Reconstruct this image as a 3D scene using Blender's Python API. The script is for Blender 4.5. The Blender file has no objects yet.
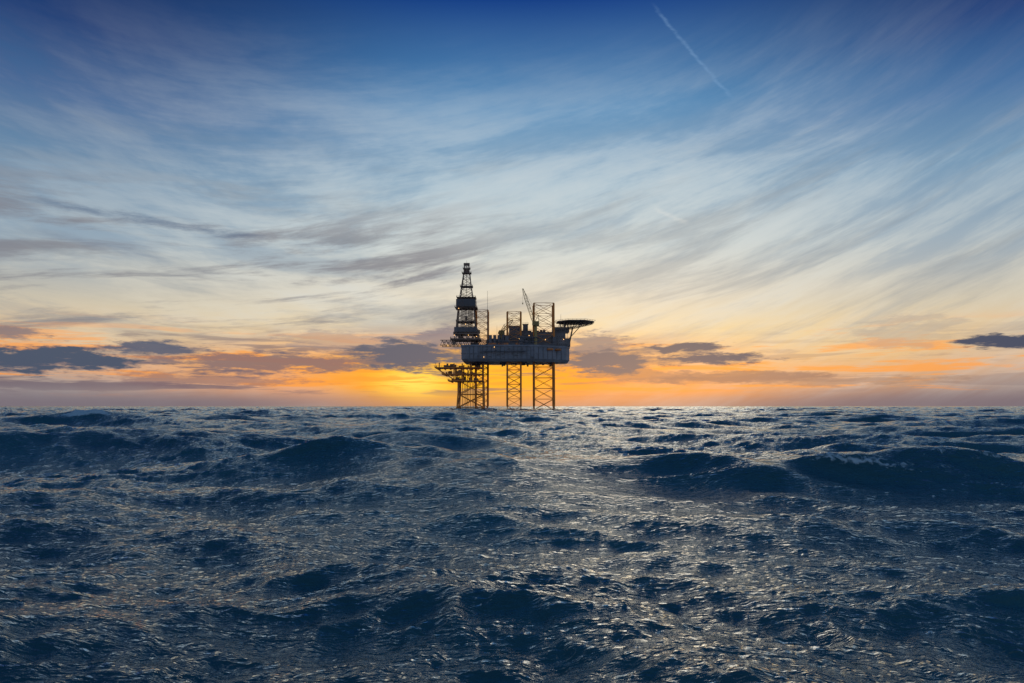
import bpy, math, random, numpy as np
from mathutils import Vector, Matrix
random.seed(7)
scene=bpy.context.scene
F=683.0; PITCH=math.atan(64.5/F); CAMH=2.9
cam_d=bpy.data.cameras.new("camera"); cam=bpy.data.objects.new("camera",cam_d)
scene.collection.objects.link(cam); scene.camera=cam
cam.location=(0,0,CAMH); cam.rotation_euler=(math.pi/2+PITCH,0,0)
cam_d.sensor_width=36; cam_d.lens=24.0; cam_d.clip_end=60000; cam_d.clip_start=0.1
scene.view_settings.view_transform='Standard'; scene.view_settings.look='None'
scene.view_settings.exposure=0
def azel(px,py):
    v=Vector(((px-512)/F,1,(341.5-py)/F)); v=Matrix.Rotation(PITCH,3,'X')@v; v.normalize()
    return math.atan2(v.x,v.y), math.asin(v.z)
def lin(c):
    return tuple(((x/255)/12.92 if x/255<=0.04045 else ((x/255+0.055)/1.055)**2.4) for x in c)+(1,)

# ------------------------------------------------------------------ node helper
class G:
    def __init__(s,nt): s.nt=nt; s.N=nt.nodes; s.L=nt.links
    def put(s,sock,v):
        if isinstance(v,bpy.types.NodeSocket): s.L.new(v,sock)
        elif v is not None: sock.default_value=v
    def m(s,op,a,b=None,c=None,clamp=False):
        n=s.N.new('ShaderNodeMath'); n.operation=op; n.use_clamp=clamp
        for i,v in enumerate((a,b,c)):
            if v is not None: s.put(n.inputs[i],v)
        return n.outputs[0]
    def ramp(s,x,stops,interp='LINEAR'):
        n=s.N.new('ShaderNodeValToRGB'); cr=n.color_ramp; cr.interpolation=interp
        while len(cr.elements)>1: cr.elements.remove(cr.elements[-1])
        for i,(p,c) in enumerate(stops):
            e=cr.elements[0] if i==0 else cr.elements.new(p)
            e.position=p; e.color=c
        s.put(n.inputs[0],x); return n.outputs[0]
    def mr(s,x,a,b,c=0.0,d=1.0,smooth=True):
        n=s.N.new('ShaderNodeMapRange'); n.interpolation_type='SMOOTHSTEP' if smooth else 'LINEAR'
        s.put(n.inputs[0],x)
        for i,v in enumerate((a,b,c,d)): s.put(n.inputs[1+i],v)
        return n.outputs[0]
    def mix(s,f,a,b,bt='MIX'):
        n=s.N.new('ShaderNodeMix'); n.data_type='RGBA'; n.blend_type=bt
        s.put(n.inputs[0],f); s.put(n.inputs[6],a); s.put(n.inputs[7],b); return n.outputs[2]
    def comb(s,x,y,z=0.0):
        n=s.N.new('ShaderNodeCombineXYZ'); s.put(n.inputs[0],x); s.put(n.inputs[1],y); s.put(n.inputs[2],z); return n.outputs[0]
    def noise(s,v,scale,detail=5,rough=0.55,dist=0.0,col=False):
        n=s.N.new('ShaderNodeTexNoise'); s.put(n.inputs['Vector'],v)
        n.inputs['Scale'].default_value=scale; n.inputs['Detail'].default_value=detail
        n.inputs['Roughness'].default_value=rough; n.inputs['Distortion'].default_value=dist
        return n.outputs['Color' if col else 'Fac']

# ------------------------------------------------------------------ sky (world)
SUN_AZ,SUN_EL=azel(640,366)
w=bpy.data.worlds.new("sky"); scene.world=w; w.use_nodes=True
nt=w.node_tree; nt.nodes.clear(); g=G(nt); R=math.radians
tc=nt.nodes.new('ShaderNodeTexCoord')
sx=nt.nodes.new('ShaderNodeSeparateXYZ'); nt.links.new(tc.outputs['Generated'],sx.inputs[0])
dx,dy,dz=sx.outputs
az=g.m('ARCTAN2',dx,dy); el=g.m('ARCSINE',dz)
eln=g.m('DIVIDE',g.m('ABSOLUTE',el),R(90))
def stops(L): return [(e/90,lin(c)) for e,c in L]
centre=g.ramp(eln,stops([(0,(168,128,106)),(0.8,(214,146,92)),(2.2,(252,172,70)),(3.8,(252,200,104)),(6,(248,216,154)),(9,(234,218,188)),
 (13,(204,211,207)),(18,(158,186,204)),(24,(82,140,186)),(32,(8,60,132)),(42,(26,82,138)),(60,(56,104,148)),(90,(48,90,136))]))  # sky above the frame is unseen, lightened to brighten the wave faces
side=g.ramp(eln,stops([(0,(116,108,118)),(1.5,(150,132,128)),(3,(208,160,120)),(4.6,(224,188,140)),(7.5,(208,196,172)),
 (12,(170,183,190)),(17,(106,147,180)),(21.5,(38,92,152)),(26,(5,48,114)),(30,(0,28,86)),(42,(22,76,130)),(60,(56,104,148)),(90,(48,90,136))]))  # same lightened unseen upper sky, added brightness for the waves
back=g.ramp(eln,stops([(0,(150,146,160)),(8,(150,158,174)),(20,(110,140,170)),(45,(66,112,152)),(90,(48,90,136))]))  # unseen sky behind the camera, brightened to fill the rig's near side
daz=g.m('ABSOLUTE',g.m('SUBTRACT',az,R(3)))
col=g.mix(g.mr(daz,R(4),R(40)),centre,side)
col=g.mix(g.mr(daz,R(60),R(130)),col,back)
lf=g.m('MULTIPLY',g.mr(az,R(-8),R(-38)),g.mr(el,R(9),R(20)))
col=g.mix(g.m('MULTIPLY',lf,0.35),col,lin((30,66,112)))
front=g.mr(dy,-0.1,0.3)
wv=g.noise(g.comb(g.m('MULTIPLY',az,1.4),g.m('MULTIPLY',el,3.0),3.3),1.2,2,.45,col=True)
wvs=nt.nodes.new('ShaderNodeSeparateColor'); nt.links.new(wv,wvs.inputs[0])
def band(a,b,ks,kv,seed,warp=.06):
    t=g.m('ADD',g.m('MULTIPLY',az,a),g.m('MULTIPLY',g.m('MULTIPLY',az,az),b))
    v=g.m('ADD',g.m('SUBTRACT',el,t),g.m('MULTIPLY',g.m('SUBTRACT',wvs.outputs[0],.5),warp))
    return g.comb(g.m('MULTIPLY',az,ks),g.m('MULTIPLY',v,kv),seed)
n1=g.noise(band(.12,.24,1.7,5.0,1.3,.15),1.5,6,.62,.15)
n1b=g.noise(band(.22,.20,3.0,24.0,4.0,.05),1.5,6,.68,.1)
ci=g.m('ADD',g.m('MULTIPLY',n1,0.72),g.m('MULTIPLY',n1b,0.28))
cim=g.m('MULTIPLY',g.mr(ci,0.36,0.66),g.m('MULTIPLY',g.mr(el,R(31),R(16)),g.mr(daz,R(48),R(14),0.3,1.0)))
col=g.mix(g.m('MULTIPLY',cim,0.60),col,lin((212,218,217)))
cg=g.m('MULTIPLY',g.mr(ci,0.54,0.40),g.m('MULTIPLY',g.mr(el,R(6),R(11)),g.mr(el,R(28),R(18))))
col=g.mix(g.m('MULTIPLY',cg,0.40),col,lin((104,140,172)))
n2=g.noise(band(.20,0.06,2.2,17.0,8.2,.07),1.5,7,.66,.25)
n3=g.noise(band(.13,.26,1.8,13.0,11.2,.06),1.4,7,.66,.2)
d2=g.m('MULTIPLY',g.mr(n2,0.43,0.61),g.m('MULTIPLY',g.mr(az,R(5),R(-8)),g.m('MULTIPLY',g.mr(el,R(3.5),R(5.5)),g.mr(el,R(19),R(12)))))
col=g.mix(g.m('MULTIPLY',d2,0.80),col,lin((124,123,132)))
d3=g.m('MULTIPLY',g.mr(n3,0.48,0.67),g.m('MULTIPLY',g.mr(el,R(3),R(6)),g.mr(el,R(25),R(14))))
col=g.mix(g.m('MULTIPLY',d3,0.44),col,lin((142,150,157)))
def ell(a0,e0,ra,re,p=None):
    A=g.m('DIVIDE',g.m('SUBTRACT',az,a0),ra); E=g.m('DIVIDE',g.m('SUBTRACT',el,e0),re)
    if p is not None: E=g.m('ADD',E,p[1]); A=g.m('ADD',A,p[0])
    return g.m('SQRT',g.m('ADD',g.m('MULTIPLY',A,A),g.m('MULTIPLY',E,E)))
a,e=azel(480,376); gl=g.mr(ell(a,e,R(35),R(4.8)),1.0,0.0)
col=g.mix(g.m('MULTIPLY',gl,1.0),col,lin((255,150,24)))
a,e=azel(450,376); gl=g.mr(ell(a,e,R(14),R(3.8)),1.0,0.0)
col=g.mix(g.m('MULTIPLY',gl,.95),col,lin((255,194,44)))
a,e=azel(414,383); gl=g.mr(ell(a,e,R(4.6),R(2.0)),1.0,0.0)
col=g.mix(gl,col,(1.25,0.76,0.12,1))
nb=g.noise(g.comb(g.m('MULTIPLY',az,3.2),g.m('MULTIPLY',el,42.0),2.0),1.6,6,0.6,0.4)
bd=g.m('MULTIPLY',g.mr(el,R(0.5),R(1.6)),g.mr(el,R(7),R(3.8)))
bm=g.m('MULTIPLY',g.mr(nb,0.51,0.60),bd)
col=g.mix(g.m('MULTIPLY',g.m('MULTIPLY',bm,g.mr(az,R(14),R(-6),0.35,1.0)),0.8),col,lin((106,96,110)))
bo=g.m('MULTIPLY',g.mr(nb,0.48,0.38),bd)
col=g.mix(g.m('MULTIPLY',g.m('MULTIPLY',bo,front),0.7),col,lin((255,158,56)))
wn=nt.nodes.new('ShaderNodeTexNoise'); wn.inputs['Scale'].default_value=2.4; wn.inputs['Detail'].default_value=7; wn.inputs['Roughness'].default_value=0.66
nt.links.new(g.comb(g.m('MULTIPLY',az,9.0),g.m('MULTIPLY',el,44.0),5.0),wn.inputs['Vector'])
ws=nt.nodes.new('ShaderNodeSeparateColor'); nt.links.new(wn.outputs['Color'],ws.inputs[0])
wp=(g.m('MULTIPLY',g.m('SUBTRACT',ws.outputs[0],0.5),2.6),g.m('MULTIPLY',g.m('SUBTRACT',ws.outputs[1],0.5),3.2))
clouds=[(30,357,98,10,1,(72,84,106)),(152,347,44,5,.95,(84,92,114)),(408,356,56,13,1,(94,96,112)),(445,338,34,8,.8,(128,122,134)),
 (270,362,100,8,.8,(104,96,112)),(606,362,48,11,1,(98,98,112)),(598,343,32,9,.8,(120,118,128)),(684,348,42,5,1,(84,90,108)),(708,359,48,5,1,(86,90,108)),
 (740,377,75,5,.7,(142,112,104)),(640,376,60,5,.6,(142,112,104)),(1006,341,34,5,1,(60,72,98)),(905,333,40,14,.35,(150,146,146)),(205,380,80,5,.6,(124,102,110)),(5,332,24,4,.75,(108,110,124)),
 (340,340,64,8,.45,(142,132,138)),(860,381,70,4,.5,(150,122,110))]
for px,py,hw,hh,st,c in clouds:
    a,e=azel(px,py)
    q=ell(a,e,hw/F*1.15,hh/F*1.3,wp)
    col=g.mix(g.m('MULTIPLY',g.mr(q,1.1,0.55),st),col,lin(c))
def streak(p0,p1,wpx,st,c):
    a0,e0=azel(*p0);a1,e1=azel(*p1); L=math.hypot(a1-a0,e1-e0); ux,uy=(a1-a0)/L,(e1-e0)/L
    A=g.m('SUBTRACT',az,a0);E=g.m('SUBTRACT',el,e0)
    al=g.m('DIVIDE',g.m('ADD',g.m('MULTIPLY',A,ux),g.m('MULTIPLY',E,uy)),L)
    wob=g.m('MULTIPLY',g.m('SUBTRACT',ws.outputs[2],0.5),2.5*wpx/F)
    ac=g.m('ABSOLUTE',g.m('ADD',wob,g.m('SUBTRACT',g.m('MULTIPLY',A,uy),g.m('MULTIPLY',E,ux))))
    mk=g.m('MULTIPLY',g.mr(ac,wpx/F,0.0),g.m('MULTIPLY',g.mr(al,0.0,0.2),g.mr(al,1.0,0.8)))
    return g.m('MULTIPLY',mk,g.m('MULTIPLY',g.mr(ws.outputs[0],0.25,0.6),st)),lin(c)
for s_ in [((650,0),(738,104),2.6,.30,(130,168,208)),((652,206),(690,224),4,.22,(240,236,226)),((0,192),(285,242),6,.6,(80,100,130)),((10,225),(180,262),6,.3,(110,125,148))]:
    f,c=streak(*s_); col=g.mix(f,col,c)
hz=g.m('MULTIPLY',g.mr(el,R(1.7),R(0.2)),g.mr(daz,R(8),R(28),0.2,0.85))
col=g.mix(hz,col,lin((118,108,118)))
col=g.mix(g.mr(el,R(-0.2),R(-3)),col,lin((30,50,66)))
sky=nt.nodes.new('ShaderNodeTexSky'); sky.sky_type='NISHITA'; sky.sun_disc=False
sky.sun_elevation=SUN_EL; sky.sun_rotation=SUN_AZ; sky.air_density=1.0; sky.dust_density=1.5
bg1=nt.nodes.new('ShaderNodeBackground'); nt.links.new(sky.outputs[0],bg1.inputs[0]); bg1.inputs[1].default_value=0.004
bg2=nt.nodes.new('ShaderNodeBackground'); nt.links.new(col,bg2.inputs[0]); bg2.inputs[1].default_value=1.0
ad=nt.nodes.new('ShaderNodeAddShader'); nt.links.new(bg1.outputs[0],ad.inputs[0]); nt.links.new(bg2.outputs[0],ad.inputs[1])
wo=nt.nodes.new('ShaderNodeOutputWorld'); nt.links.new(ad.outputs[0],wo.inputs[0])
try: w.cycles.sampling_method='NONE'
except Exception as ex: print(ex)

sl=bpy.data.lights.new("sun","SUN"); sl.energy=0.10; sl.angle=R(20); sl.color=(1,0.80,0.56)
so=bpy.data.objects.new("sun",sl); scene.collection.objects.link(so)
sd=Vector((math.sin(SUN_AZ)*math.cos(SUN_EL+.20),math.cos(SUN_AZ)*math.cos(SUN_EL+.20),math.sin(SUN_EL+.20)))
so.rotation_euler=sd.to_track_quat('Z','Y').to_euler(); so.location=sd*200

# ------------------------------------------------------------------ sea
def spectrum(L,N,l0,l1,lp,wdir,rms,seed,spread,rdg):
    rng=np.random.default_rng(seed)
    k1=np.fft.fftfreq(N,1/N)*2*np.pi/L
    kx,ky=np.meshgrid(k1,k1,indexing='ij'); k=np.hypot(kx,ky); k[0,0]=1e-6
    kp=2*np.pi/lp
    P=k**-4.0*np.exp(-1.0*(kp/k)**2)
    th=np.arctan2(ky,kx)-wdir
    P=P*(np.abs(np.cos(th/2))**(2*spread)+0.004)
    lo=2*np.pi/l1; hi=2*np.pi/l0
    P=P*(1/(1+(lo/k)**10))*(1/(1+(k/hi)**10)); P[0,0]=0
    def draw():
        H=(rng.normal(size=(N,N))+1j*rng.normal(size=(N,N)))*np.sqrt(P)
        return H*rms/np.std(np.fft.ifft2(H).real)
    H=draw(); hz=np.fft.ifft2(H).real
    dX=np.fft.ifft2(1j*kx/k*H).real; dY=np.fft.ifft2(1j*ky/k*H).real
    if rdg>0:   # creased wind-wave crests: sharp ridges between rounded troughs
        h2=np.fft.ifft2(draw()).real
        hz=(1-rdg)*hz+rdg*1.7*(0.8*rms-np.sqrt(h2*h2+(.12*rms)**2))
        dX*=(1-.5*rdg); dY*=(1-.5*rdg)
    return np.stack([dX,dY,hz],-1)
def sample(T,L,x,y,rot):
    N=T.shape[0]; c,s=math.cos(rot),math.sin(rot)
    u=(c*x+s*y)/L*N; v=(-s*x+c*y)/L*N
    iu=np.floor(u).astype(int); iv=np.floor(v).astype(int); fu=(u-iu)[:,None]; fv=(v-iv)[:,None]
    def cw(t): return [(-t**3+2*t*t-t)/2,(3*t**3-5*t*t+2)/2,(-3*t**3+4*t*t+t)/2,(t**3-t*t)/2]
    wu=cw(fu); wv=cw(fv); out=np.zeros((len(x),3))
    for i in range(4):
        for j in range(4):
            out+=wu[i]*wv[j]*T[(iu+i-1)%N,(iv+j-1)%N]
    dx_=c*out[:,0]-s*out[:,1]; dy_=s*out[:,0]+c*out[:,1]
    out[:,0]=dx_; out[:,1]=dy_; return out
ratio=1.0052; r=[3.0]
while r[-1]<16000: r.append(r[-1]*ratio)
r=np.array(r); nr=len(r)
ang=np.concatenate([np.linspace(-46,46,800),np.linspace(46,314,160)[1:-1]])
na=len(ang); A=np.radians(ang)
RR,AA=np.meshgrid(r,A,indexing='ij'); x=(RR*np.sin(AA)).ravel(); y=(RR*np.cos(AA)).ravel(); rr=RR.ravel()
W=math.radians(-104)
layers=[(331.,256,12,130,26,W+.08,.43,5,11,0.0,(12000,30000),1.1,0),
        (97.,384,2.4,13,9,W-.18,.170,17,8,0.55,(1500,5000),1.0,.30),
        (27.,384,.55,2.8,2.6,W+.28,.040,23,4.5,1.2,(130,380),.8,.6),
        (7.9,384,.13,.6,.55,W-.1,.0085,31,2.6,2.0,(26,80),.6,.6)]
disp=np.zeros((len(x),3))
gust=0.85+0.6*np.sin(x*0.11+1.3*np.sin(y*0.07))*np.sin(y*0.13+1.1*np.sin(x*0.05)+1)
for (L,N,l0,l1,lp,wd,rms,seed,sp,rot,fd,ch,rdg) in layers:
    T=spectrum(L,N,l0,l1,lp,wd-rot,rms,seed,sp,rdg)
    m=rr<fd[1]
    o=sample(T,L,x[m]+seed*13.7,y[m]+seed*5.1,rot)
    f=np.clip((fd[1]-rr[m])/(fd[1]-fd[0]),0,1)
    if l1<5: f=f*gust[m]
    o[:,:2]*=ch
    disp[m]+=o*f[:,None]
capf=np.zeros(len(x))
# individual larger seas: world x, y, crest height, half length, half width, heading
swells=[(-9.6,33,.95,6.5,2.2,-.06),(-7.5,58,1.0,8,3.2,-.1),(4.5,27,.5,5.0,1.8,-.22),(9.5,18,.5,3.6,1.3,-.25),(24,40,.8,8,2.8,-.15),(-34,46,.9,8,2.8,.05),
        (-72,112,1.75,12,4.2,.0),(-88,118,1.4,9,4.2,.05),(-56,135,1.6,9,4.5,-.05),(-1.0,11.6,.36,4.6,1.4,-.12),(-15,21,.5,4.5,1.6,-.1),(16,26,.5,4,1.5,-.2),(60,90,1.2,12,4,-.1),(6.5,9.6,.22,3,1.0,-.25),(-7,10.2,.2,3,1.0,.12)]
for cx,cy,a_,lu,lv,hd in swells:
    c_,s_=math.cos(hd),math.sin(hd)
    du=(x-cx)*c_+(y-cy)*s_; dv=-(x-cx)*s_+(y-cy)*c_
    dv=dv+0.45*lv*(du/lu)**2+0.35*lv*np.sin(du/lu*2.3+cx)
    e1=np.exp(-(du/lu)**2); q=np.abs(dv)/lv
    hgt=a_*e1*(np.exp(-1.35*(np.sqrt(q*q+.02)-.14))-.34*np.exp(-((dv+2.1*lv)/(1.3*lv))**2))
    disp[:,2]+=hgt
    if a_==1.75: capf+=1.6*np.exp(-((du-1)/(lu*.34))**2)*np.exp(-((dv+.25*lv)/(lv*.32))**2)
V=np.stack([x+disp[:,0],y+disp[:,1],disp[:,2]],-1)
DX=V[:,0].reshape(nr,na); DY=V[:,1].reshape(nr,na)
def J():
    xr=np.gradient(DX,axis=0); yr=np.gradient(DY,axis=0)
    xa=np.roll(DX,-1,1)-np.roll(DX,1,1); ya=np.roll(DY,-1,1)-np.roll(DY,1,1)
    X0=RR*np.sin(AA);Y0=RR*np.cos(AA)
    xr0=np.gradient(X0,axis=0); yr0=np.gradient(Y0,axis=0); xa0=np.roll(X0,-1,1)-np.roll(X0,1,1); ya0=np.roll(Y0,-1,1)-np.roll(Y0,1,1)
    return (xr*ya-yr*xa)/(xr0*ya0-yr0*xa0)
foam=np.clip(1-J().ravel(),0,2.5)
foam/=max(1e-3,np.percentile(foam[(rr<200)],99.0))
foam=np.minimum(foam,1.15)+capf
i=np.arange(nr-1)[:,None]; j=np.arange(na)[None,:]; j2=(j+1)%na
fc=np.stack([i*na+j+0*j2,i*na+j2,(i+1)*na+j2,(i+1)*na+j],-1).reshape(-1,4)
me=bpy.data.meshes.new("sea")
me.vertices.add(len(V)); me.vertices.foreach_set("co",V.astype(np.float32).ravel())
me.loops.add(fc.size); me.loops.foreach_set("vertex_index",fc.astype(np.int32).ravel())
me.polygons.add(len(fc)); me.polygons.foreach_set("loop_start",np.arange(0,fc.size,4,dtype=np.int32))
me.polygons.foreach_set("use_smooth",np.ones(len(fc),dtype=bool))
me.update(calc_edges=True)
at=me.attributes.new("foam",'FLOAT','POINT'); at.data.foreach_set("value",foam.astype(np.float32))
# how much of the wave field the mesh is too coarse to carry (drives the normal detail)
un=np.clip(np.log(rr/45)/math.log(900/45),0,1)
at=me.attributes.new("unresolved",'FLOAT','POINT'); at.data.foreach_set("value",un.astype(np.float32))
sea=bpy.data.objects.new("sea",me); scene.collection.objects.link(sea)
me.update()
if me.polygons[1000].normal.z<0: me.flip_normals()
mt=bpy.data.materials.new("sea_water"); mt.use_nodes=True; nt=mt.node_tree; nt.nodes.clear(); g=G(nt)
geo=nt.nodes.new('ShaderNodeNewGeometry'); P=geo.outputs['Position']
def mapp(scale,rot=0):
    n=nt.nodes.new('ShaderNodeMapping'); n.inputs['Scale'].default_value=scale; n.inputs['Rotation'].default_value=(0,0,rot); nt.links.new(P,n.inputs[0]); return n.outputs[0]
def ridge(v,scale,det,rg,ds):
    n=g.noise(v,scale,det,rg,ds)
    return g.m('SUBTRACT',1.0,g.m('MULTIPLY',g.m('ABSOLUTE',g.m('SUBTRACT',n,.5)),2.6))
b1=ridge(mapp((1,2.4,1),.28),1.7,3,.5,.5)
b2=g.noise(mapp((1,2.0,1),-.15),8.0,3,.6,.5)
bp=nt.nodes.new('ShaderNodeBump'); bp.inputs['Strength'].default_value=1.0; bp.inputs['Distance'].default_value=1.0
nt.links.new(g.m('ADD',g.m('MULTIPLY',b1,.050),g.m('MULTIPLY',b2,.022)),bp.inputs['Height'])
au=nt.nodes.new('ShaderNodeAttribute'); au.attribute_name="unresolved"
sc_=g.noise(mapp((.45,.9,.45),.1),1.0,4,.7,0,col=True)
def vm(op,a,b):
    n=nt.nodes.new('ShaderNodeVectorMath'); n.operation=op
    for k_,v in enumerate((a,b)):
        if v is None: continue
        if isinstance(v,bpy.types.NodeSocket): nt.links.new(v,n.inputs[k_])
        else: n.inputs[k_].default_value=v
    return n.outputs[0]
sl_=vm('SUBTRACT',sc_,(.5,.5,.5)); amp=g.comb(g.m('MULTIPLY',au.outputs['Fac'],1.0),g.m('MULTIPLY',au.outputs['Fac'],1.9),0.0)
nn=vm('NORMALIZE',vm('ADD',bp.outputs[0],vm('MULTIPLY',sl_,amp)),None)
af=nt.nodes.new('ShaderNodeAttribute'); af.attribute_name="foam"
fn=g.noise(mapp((1,1,1)),3.5,5,.7,.8)
fm=g.mr(g.m('ADD',af.outputs['Fac'],g.m('MULTIPLY',g.m('SUBTRACT',fn,.5),1.7)),0.98,1.35)
big=g.noise(mapp((.05,.09,.05)),1.0,2,.5)
wc=g.mix(g.mr(big,.35,.65),(0.013,0.058,0.074,1),(0.022,0.084,0.098,1))
df=nt.nodes.new('ShaderNodeBsdfDiffuse'); nt.links.new(g.mix(g.m('MULTIPLY',fm,.75),wc,(0.6,0.68,0.72,1)),df.inputs['Color'])
gs=nt.nodes.new('ShaderNodeBsdfGlossy'); gs.inputs['Color'].default_value=(.95,.99,1,1); gs.inputs['Roughness'].default_value=.06
fr=nt.nodes.new('ShaderNodeFresnel'); fr.inputs['IOR'].default_value=1.42
for n_ in (df,gs,fr): nt.links.new(nn,n_.inputs['Normal'])
mx=nt.nodes.new('ShaderNodeMixShader'); nt.links.new(g.m('MULTIPLY',fr.outputs[0],g.m('SUBTRACT',1.0,g.m('MULTIPLY',fm,.8))),mx.inputs[0])
nt.links.new(df.outputs[0],mx.inputs[1]); nt.links.new(gs.outputs[0],mx.inputs[2])
mo=nt.nodes.new('ShaderNodeOutputMaterial'); nt.links.new(mx.outputs[0],mo.inputs[0])
me.materials.append(mt)

# ------------------------------------------------------------------ rig
DIST=640.0; S=DIST/F
def paint(name,c,rough=.55,metal=0.0,rust=.35,rc=(0.20,0.08,0.03),emit=None):
    m=bpy.data.materials.new(name); m.use_nodes=True; nt=m.node_tree; g=G(nt); pb=nt.nodes['Principled BSDF']
    tc=nt.nodes.new('ShaderNodeTexCoord')
    mp=nt.nodes.new('ShaderNodeMapping'); mp.inputs['Scale'].default_value=(1,1,.25); nt.links.new(tc.outputs['Object'],mp.inputs[0])
    n=g.noise(mp.outputs[0],.6,6,.65,.3)
    n2=g.noise(tc.outputs['Object'],.12,3,.5)
    base=g.mix(g.mr(n2,.3,.7),tuple(x*.78 for x in c)+(1,),tuple(min(1,x*1.12) for x in c)+(1,))
    nt.links.new(g.mix(g.m('MULTIPLY',g.mr(n,.52,.72),rust),base,rc+(1,)),pb.inputs['Base Color'])
    pb.inputs['Roughness'].default_value=rough; pb.inputs['Metallic'].default_value=metal
    if emit: pb.inputs['Emission Color'].default_value=emit[0]+(1,); pb.inputs['Emission Strength'].default_value=emit[1]
    return m
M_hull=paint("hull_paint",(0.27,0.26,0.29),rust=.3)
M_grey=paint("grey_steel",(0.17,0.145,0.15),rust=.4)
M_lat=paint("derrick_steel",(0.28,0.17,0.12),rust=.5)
M_leg=paint("leg_steel",(0.88,0.28,0.045),rust=.2,rc=(.45,.12,.03))  # orange and rust paint, with sunset glow and haze mixed into the colour
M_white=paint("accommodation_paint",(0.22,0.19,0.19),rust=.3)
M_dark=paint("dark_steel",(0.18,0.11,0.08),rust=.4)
M_or=paint("orange_paint",(0.75,0.22,0.05),rust=.2)
M_yel=paint("crane_paint",(0.45,0.28,0.09),rust=.3)
M_win=paint("window_glass",(0.02,0.03,0.05),rough=.1,rust=0)
M_lamp=paint("lamp_glow",(1,.6,.2),rust=0,emit=((1.0,.55,.18),4.0))

class Part:
    def __init__(s): s.v=[]; s.f=[]
    def box(s,x0,x1,y0,y1,z0,z1,taper=None):
        b=len(s.v); t=taper or 0
        for (a,bb,c) in [(x0,y0,z0),(x1,y0,z0),(x1,y1,z0),(x0,y1,z0),(x0+t,y0+t,z1),(x1-t,y0+t,z1),(x1-t,y1-t,z1),(x0+t,y1-t,z1)]: s.v.append((a,bb,c))
        for q in [(0,3,2,1),(4,5,6,7),(0,1,5,4),(1,2,6,5),(2,3,7,6),(3,0,4,7)]: s.f.append(tuple(b+i for i in q))
    def beam(s,p,q,r,n=5,r2=None):
        p=Vector(p);q=Vector(q);d=q-p
        if d.length<1e-6: return
        d.normalize(); u=d.orthogonal().normalized(); w_=d.cross(u); b=len(s.v)
        for (o,rad) in ((p,r),(q,r if r2 is None else r2)):
            for i in range(n):
                a=2*math.pi*i/n; s.v.append(tuple(o+(u*math.cos(a)+w_*math.sin(a))*rad))
        for i in range(n): j=(i+1)%n; s.f.append((b+i,b+j,b+n+j,b+n+i))
        s.f.append(tuple(b+i for i in range(n))[::-1]); s.f.append(tuple(b+n+i for i in range(n)))
    def prism(s,pts,z0,z1,top=None):
        b=len(s.v); n=len(pts); top=top or pts
        for p in pts: s.v.append((p[0],p[1],z0))
        for p in top: s.v.append((p[0],p[1],z1))
        for i in range(n): j=(i+1)%n; s.f.append((b+i,b+j,b+n+j,b+n+i))
        s.f.append(tuple(b+i for i in range(n))[::-1]); s.f.append(tuple(b+n+i for i in range(n)))
    def rail(s,pts,z,h=1.4,r=.08,step=2.5):
        for a,b in zip(pts[:-1],pts[1:]):
            L=math.hypot(b[0]-a[0],b[1]-a[1]); n=max(1,int(L/step))
            for hh in (h,h*.5): s.beam((a[0],a[1],z+hh),(b[0],b[1],z+hh),r,4)
            for i in range(n+1):
                t=i/n; X=a[0]+(b[0]-a[0])*t; Y=a[1]+(b[1]-a[1])*t; s.beam((X,Y,z),(X,Y,z+h),r,4)
    def tower(s,cx,cy,z0,z1,h0,h1,bays,rc,rb,k='X'):
        def c(t): 
            h=h0+(h1-h0)*t; z=z0+(z1-z0)*t
            return [(cx-h,cy-h,z),(cx+h,cy-h,z),(cx+h,cy+h,z),(cx-h,cy+h,z)]
        for i in range(bays):
            A_=c(i/bays);B_=c((i+1)/bays)
            for q in range(4):
                s.beam(A_[q],B_[q],rc,6)
                n_=(q+1)%4
                s.beam(A_[q],A_[n_],rb,4)
                if k=='X': s.beam(A_[q],B_[n_],rb,4); s.beam(A_[n_],B_[q],rb,4)
        B_=c(1)
        for q in range(4): s.beam(B_[q],B_[(q+1)%4],rb,4)
    def done(s,name,mat,parent):
        m=bpy.data.meshes.new(name); m.from_pydata([tuple(c*S for c in v) for v in s.v],[],s.f); m.materials.append(mat)
        o=bpy.data.objects.new(name,m); scene.collection.objects.link(o); o.parent=parent; return o
rig=bpy.data.objects.new("oil_rig",None); scene.collection.objects.link(rig); rig.location=((515-512)*S,DIST,CAMH-0.3)
p=Part()
hp=[(-52,-24),(-46,-30),(18,-30),(50,-12),(54,-6),(54,8),(50,14),(18,32),(-46,32),(-52,26)]
ins=[(a*.97+.1,b*.95) for a,b in hp]
p.prism(ins,43,45.5,hp); p.prism(hp,45.5,58)
ou=[(a*1.012,b*1.02) for a,b in hp]
p.prism(ou,57.2,59)
p.prism([(a*1.006,b*1.01) for a,b in hp],50.6,51.2)
p.done("hull",M_hull,rig)
p=Part()
for t in np.arange(-44,18,4.2): p.box(t,t+.35,-30.35,-30.05,45.6,57.1)
for k in range(7):
    t=k/7; X=18+32*t; Y=-30+18*t; p.box(X-.2,X+.2,Y-.45,Y-.1,45.6,57.1)
for k in range(14):
    X=random.uniform(-45,16); z=random.uniform(46,55); p.box(X,X+random.uniform(.8,3),-30.9,-30.06,z,z+random.uniform(.6,1.8))
p.rail(ou+[ou[0]],59,1.6,.08,2.4)
for k in range(9): 
    X=-40+k*6.5; p.beam((X,-30.7,44),(X,-30.7,58),.16,4)
p.box(-30,10,-32,-30.4,52.2,52.5); p.rail([(-30,-32),(10,-32)],52.5,1.3,.08,2.2)
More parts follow.
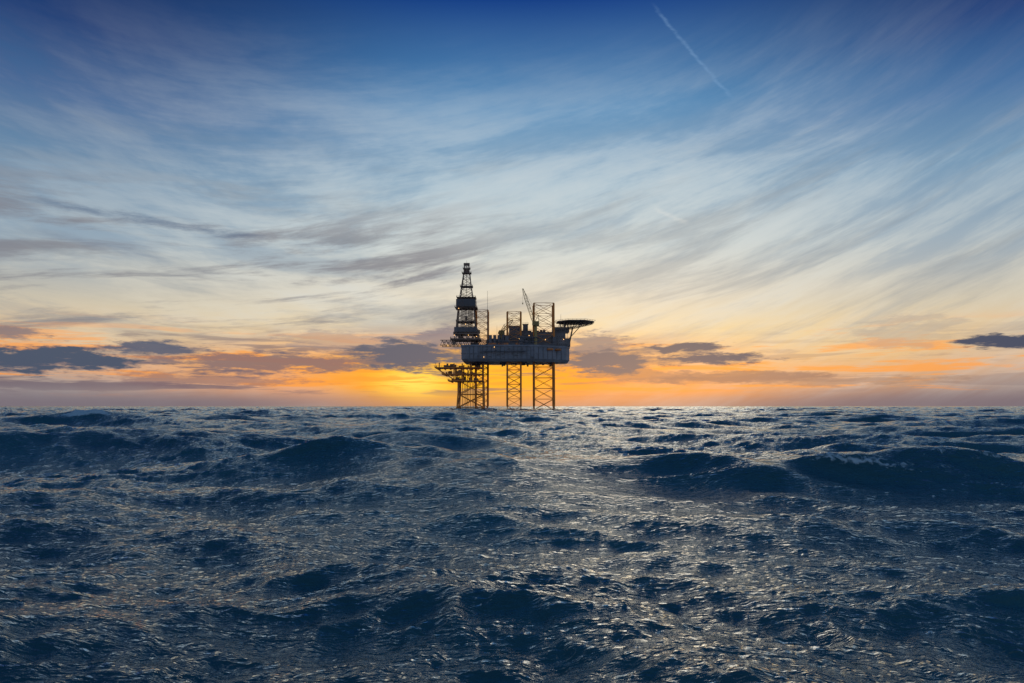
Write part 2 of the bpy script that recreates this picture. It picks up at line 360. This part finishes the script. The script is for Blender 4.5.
for k in range(26):
    X=random.uniform(-46,44); Y=random.uniform(-20,20); h=random.uniform(.5,2.5); p.box(X,X+random.uniform(1,4),Y,Y+3,43-h,42.98)
p.done("hull_fittings",M_grey,rig)
legs=[(-34,20,6.2,99),(-1,-17,6.6,92),(28.5,-4,9.8,102)]
for n_,(cx,cy,h,top) in enumerate(legs):
    p=Part(); bays=int((top+14)/(h*1.05)); p.tower(cx,cy,-14,top,h,h,bays,.6 if h>8 else .5,.26 if h>8 else .22,'X')
    for i in range(bays+1):
        z=-14+(top+14)*i/bays; p.beam((cx-h,cy,z),(cx,cy+h,z),.15,4); p.beam((cx+h,cy,z),(cx,cy-h,z),.15,4)
    for q in ((-1,-1),(1,-1),(1,1),(-1,1)):
        p.box(cx+q[0]*h-.85,cx+q[0]*h+.85,cy+q[1]*h-.12,cy+q[1]*h+.12,0,top-.5)
    p.done("leg_%d"%(n_+1),M_leg,rig)
    p=Part()
    for q in ((-1,-1),(1,-1),(1,1),(-1,1)):
        X=cx+q[0]*(h+.4);Y=cy+q[1]*(h+.4); p.box(X-2,X+2,Y-2,Y+2,59,68,.4)
        p.box(X-2.4,X+2.4,Y-2.4,Y+2.4,63,63.5)
    p.box(cx-h-2.2,cx+h+2.2,cy-h-2.2,cy-h-.6,59,61.5)
    p.done("jack_house_%d"%(n_+1),M_grey,rig)
p=Part()
for Y in (-9,9):
    p.box(-74,-8,Y-.8,Y+.8,60,60.6); p.box(-74,-8,Y-.8,Y+.8,65,65.6)
    for X in np.arange(-74,-8,4): p.beam((X,Y,60.3),(X+2,Y,65.3),.25,4); p.beam((X+2,Y,65.3),(X+4,Y,60.3),.25,4)
p.box(-64,-34,-12,12,65.7,67)
p.box(-60,-36,-12,12,71.2,72.4)
for X in (-60,-54,-48,-42,-36.4):
    for Y in (-11.6,11.6): p.beam((X,Y,67),(X,Y,71.2),.4,5)
for X in (-60,-54,-48,-42): p.beam((X,-11.6,67),(X+6,-11.6,71.2),.25,4)
p.rail([(-64,-12),(-34,-12)],67,1.5,.1); p.rail([(-64,-12),(-64,12)],67,1.5,.1); p.rail([(-60,-12),(-36,-12)],72.4,1.5,.1)
p.box(-66,-52,-14,-12.1,61,61.4); p.rail([(-66,-14),(-52,-14)],61.4,1.5,.1)
for k in range(26):
    X=random.uniform(-63,-38);Y=random.uniform(-12,8); z=random.choice([67.02,61,72.42]); p.box(X,X+random.uniform(1,4),Y,Y+3,z,z+random.uniform(1.5,4))
p.done("cantilever",M_lat,rig)
p=Part(); D=-49
p.tower(D,0,72.4,98,10,7.8,4,.5,.26,'X')
p.tower(D,0,98,108,7.8,7,2,.45,.25,'X')
p.tower(D,0,108,134,6.6,2.9,5,.42,.22,'X')
for z,h in ((84,9.8),(98,11),(108.3,9.5),(120,6.2),(134,4.6),(138.6,3.6)):
    p.box(D-h,D+h,-h,h,z,z+.45); q=[(D-h,-h),(D+h,-h),(D+h,h),(D-h,h),(D-h,-h)]; p.rail(q,z+.45,1.3,.09,1.8)
p.tower(D,0,134.4,143,2.6,2.2,2,.4,.2,'X'); p.box(D-3,D+3,-2,2,142.4,144.6); p.beam((D,0,144),(D,0,147.5),.14,4)
p.box(D-2,D+2,-1.2,1.2,134.5,137.6)
p.box(D-1.3,D+1.3,-1,1,101,105); p.beam((D,0,60),(D,0,134),.22,5); p.box(D-1,D+1,-1,1,86,90.5)
for k in range(18): p.beam((D-6+.35*k,4,73),(D-6+.35*k,3.6,103),.13,4); p.beam((D+1+.3*k,5,73),(D+1+.3*k,4.4,103),.13,4)
for k in range(3): p.beam((D-9+k*.3,-9.5,72),(D-7.6+k*.3,-8,98),.15,4)
p.beam((D+10.2,-6,73),(D+3.6,-2,134),.35,4)
p.done("derrick",M_lat,rig)
p=Part()
def ww(h,z0,z1):
    p.box(D-h,D+h,-h-.12,-h,z0,z1); p.box(D-h,D+h,h,h+.12,z0,z1); p.box(D-h-.14,D-h-.02,-h,h,z0,z1); p.box(D+h+.02,D+h+.14,-h,h,z0,z1)
ww(9.6,99.2,106.6); ww(11.2,73.2,78.2)
for X in np.arange(D-9.4,D+9.6,1.6): p.box(X,X+.25,-10,-9.73,99.2,106.6)
p.done("derrick_windwall",M_grey,rig)
p=Part()
for k in range(60):
    X=random.uniform(-28,50); Y=random.uniform(-26,22)
    if X>16 and abs(Y)>13: continue
    p.box(X,X+random.uniform(2,7),Y,Y+random.uniform(2,5),59.02,59+random.uniform(2,9))
for k in range(10):
    X=random.uniform(-26,14); z=60+random.uniform(0,7); p.beam((X,-27,z),(X+random.uniform(6,16),-27,z),.35,6)
for k in range(5): X=-24+k*4.2; p.beam((X,-22,59),(X,-22,69),1.5,10)
p.beam((-27,-20,59),(-27,-20,113),.32,5,.1); p.beam((-29,-20,75),(-25,-20,75),.12,4)
for X,t in ((3,88),(12,84),(38,98),(52,86),(-8,82),(-18,80)): p.beam((X,-8,60),(X,-8,t),.22,4,.1)
p.done("deck_machinery",M_grey,rig)
p=Part()
for k in range(9):
    X=random.uniform(-28,16); Y=random.uniform(-28,-24); p.box(X,X+4.2,Y,Y+1.9,59.04,61)
for X in (34,42): 
    Y=-30+18*(X-18)/32-2.2; p.beam((X-2.2,Y,55),(X+2.2,Y,55),1.1,8); p.beam((X-2.2,Y,55),(X-3.1,Y,55.1),1.1,8,.3); p.beam((X+2.2,Y,55),(X+3.1,Y,55.1),1.1,8,.3)
p.done("containers_and_lifeboats",M_or,rig)
p=Part()
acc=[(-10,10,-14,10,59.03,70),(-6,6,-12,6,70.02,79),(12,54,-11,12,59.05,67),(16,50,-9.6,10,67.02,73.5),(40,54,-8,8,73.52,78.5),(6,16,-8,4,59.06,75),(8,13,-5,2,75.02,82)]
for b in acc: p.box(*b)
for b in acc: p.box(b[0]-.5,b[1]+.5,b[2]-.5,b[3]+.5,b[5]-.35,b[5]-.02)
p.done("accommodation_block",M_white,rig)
p=Part()
for b in acc:
    z=b[4]+1.6
    while z+1.2<b[5]-.6:
        X=b[0]+.9
        while X+1<b[1]-.4:
            if random.random()<.85: p.box(X,X+.9,b[2]-.06,b[2]+.02,z,z+.9)
            X+=1.9
        z+=3.1
p.done("accommodation_windows",M_win,rig)
p=Part()
for b in acc: p.rail([(b[0]-.4,b[2]-.4),(b[1]+.4,b[2]-.4)],b[5],1.3,.09,2)
for k in range(7):
    X=random.uniform(16,48); p.box(X,X+2.4,-7,-4,73.54,73.5+random.uniform(1.5,4))
p.beam((46,-3,78.5),(46,-3,92),.25,5,.1); p.beam((50,0,78.5),(50,0,82),.8,8); 
p.done("accommodation_fittings",M_grey,rig)
p=Part(); hc=(60,-4); hr=19.5
oc=[(hc[0]+hr*math.cos(math.pi/8+i*math.pi/4),hc[1]+hr*math.sin(math.pi/8+i*math.pi/4)) for i in range(8)]
p.prism(oc,83.2,84.2)
o2=[(hc[0]+(x_-hc[0])*1.09,hc[1]+(y_-hc[1])*1.09) for x_,y_ in oc]
for i in range(8):
    a,b=oc[i],oc[(i+1)%8]; c,d=o2[i],o2[(i+1)%8]
    p.beam((c[0],c[1],84.9),(d[0],d[1],84.9),.14,4)
    for t in (0,.25,.5,.75): p.beam((a[0]+(b[0]-a[0])*t,a[1]+(b[1]-a[1])*t,83.6),(c[0]+(d[0]-c[0])*t,c[1]+(d[1]-c[1])*t,84.9),.12,4)
for Y in (-16,-10,-4,2,8):
    hw=hr*.95 if abs(Y+4)<7 else hr*.72
    x0=hc[0]-hw; x1=hc[0]+hw; n=10
    zb=lambda X:83.2-7*max(0,min(1,(x1-X)/(x1-x0)))**.8-.6
    for k in range(n):
        a=x0+(x1-x0)*k/n; b=x0+(x1-x0)*(k+1)/n
        p.beam((a,Y,zb(a)),(b,Y,zb(b)),.25,4); p.beam((a,Y,zb(a)),(b,Y,83.2),.18,4); p.beam((b,Y,zb(b)),(b,Y,83.2),.18,4); p.beam((a,Y,83),(b,Y,83),.25,4)
for X in (45,52,60,68):
    p.beam((X,-18,82.6),(X,10,82.6),.3,4)
for Y in (-9,-1,6): p.beam((53,Y*.8,66),(66,Y,80.5),.4,5); p.beam((50,Y*.8,73),(56,Y,79),.35,5); p.beam((54,Y*.8,60),(58,Y,79),.3,5)
p.done("helideck",M_lat,rig)
def crane(name,bx,by,z0,z1,tip,par):
    p=Part(); p.beam((bx,by,z0),(bx,by,z1),1.5,10); p.box(bx-2.6,bx+3.4,by-2.2,by+2.2,z1,z1+4.6); p.box(bx-3.4,bx-.6,by-3.6,by-2.25,z1+.4,z1+3.2)
    base=Vector((bx-1,by,z1+1.2)); tp=Vector(tip); d=(tp-base); n=11; yv=Vector((0,1,0)); up=d.normalized().cross(yv)
    def sec(t):
        h=1.3*min(1,.35+t*4,(1-t)*3+.3); o=base+d*t; return [o+yv*h+up*h,o-yv*h+up*h,o-yv*h-up*h,o+yv*h-up*h]
    for k in range(n):
        A_=sec(k/n);B_=sec((k+1)/n)
        for q in range(4): p.beam(A_[q],B_[q],.24,4); p.beam(A_[q],B_[(q+1)%4],.14,4); p.beam(A_[q],A_[(q+1)%4],.14,4)
    ap=Vector((bx+3,by,z1+11)); 
    for Y in (-1.8,1.8): p.beam((bx-.5,by+Y,z1+4.6),ap,.3,4); p.beam((bx+3.2,by+Y,z1+4.6),ap,.3,4)
    p.beam(ap,tp,.1,4); p.beam(ap,base+d*.7,.1,4); p.beam(tp,tp-Vector((0,0,14)),.1,4); p.box(tp.x-.5,tp.x+.5,by-.4,by+.4,tp.z-15.5,tp.z-14)
    p.done(name,M_yel,par)
crane("crane_1",20,-21,59,78,(7.5,-21,115),rig)
crane("crane_2",-14,24,59,74,(-2,24,90),rig)
p=Part()
for (X,Y,z) in [(-60,-12.3,70),(-46,-12.3,70),(-38,-12.4,68.6),(-49,-11.6,81),(-56,-9.9,97),(-20,-30.6,56.6),(4,-14.6,66),(14,-8.6,70),(30,-11.7,65.6),(48,-11.7,65.8),(-66,-14.3,60),(-30,-30.6,47)]:
    p.box(X-.25,X+.25,Y-.3,Y+.1,z-.2,z+.2)
p.done("work_lamps",M_lamp,rig)
wp_=bpy.data.objects.new("wellhead_platform",None); scene.collection.objects.link(wp_); wp_.location=rig.location
p=Part()
for x0,x1,z in ((-79,-31,37.5),(-72,-31,31),(-66,-31,24.5)):
    p.box(x0,x1,-14,12,z,z+.9)
    p.rail([(x0,-14),(x1,-14)],z+.9,1.4,.1,2.2); p.rail([(x0,-14),(x0,12)],z+.9,1.4,.1,2.2)
    for X in np.arange(x0+3,x1,5.5): p.box(X,X+.5,-13.6,11.6,z-1.1,z-.02)
for X in (-60,-52,-44,-32):
    for Y in (-12,10): p.beam((X,Y,24),(X,Y,42),.6,6)
for X in (-60,-52,-44): p.beam((X,-12,25),(X+8,-12,37),.3,4); p.beam((X+8,-12,25),(X,-12,37),.3,4)
p.beam((-78,-13,37.5),(-60,-13,26),.4,5); p.beam((-78,11,37.5),(-60,11,26),.4,5)
p.done("decks",M_leg,wp_)
p=Part()
for k in range(46):
    lv=random.choice([(25.42,-64,4.5),(31.92,-70,4.5),(38.42,-74,4)]); X=random.uniform(lv[1],-36); Y=random.uniform(-12,6)
    p.box(X,X+random.uniform(1,4.5),Y,Y+3,lv[0],lv[0]+random.uniform(1,lv[2]))
for k in range(12): X=-57+k*1.6; p.beam((X,-2,-10),(X,-2,30),.32,5)
p.beam((-77,-10,38),(-79,-10,43),.2,4); p.beam((-75,-8,38),(-75,-8,43),.5,6)
p.done("equipment",M_dark,wp_)
p=Part()
def jc(t):
    z=24.5-38.5*t; e_=2.5*t
    return [(-55-e_,-11-e_,z),(-31.5+e_*.3,-11-e_,z),(-31.5+e_*.3,9+e_,z),(-55-e_,9+e_,z)]
N_=3
for i_ in range(N_):
    A_=jc(i_/N_);B_=jc((i_+1)/N_)
    for q in range(4):
        n_=(q+1)%4; p.beam(A_[q],B_[q],.8,8); p.beam(B_[q],B_[n_],.38,6); p.beam(A_[q],B_[n_],.36,6); p.beam(A_[n_],B_[q],.36,6)
for X in (-47,-39): p.beam((X,-11,25),(X,-11.5,-14),.5,6)
p.done("jacket",M_leg,wp_)
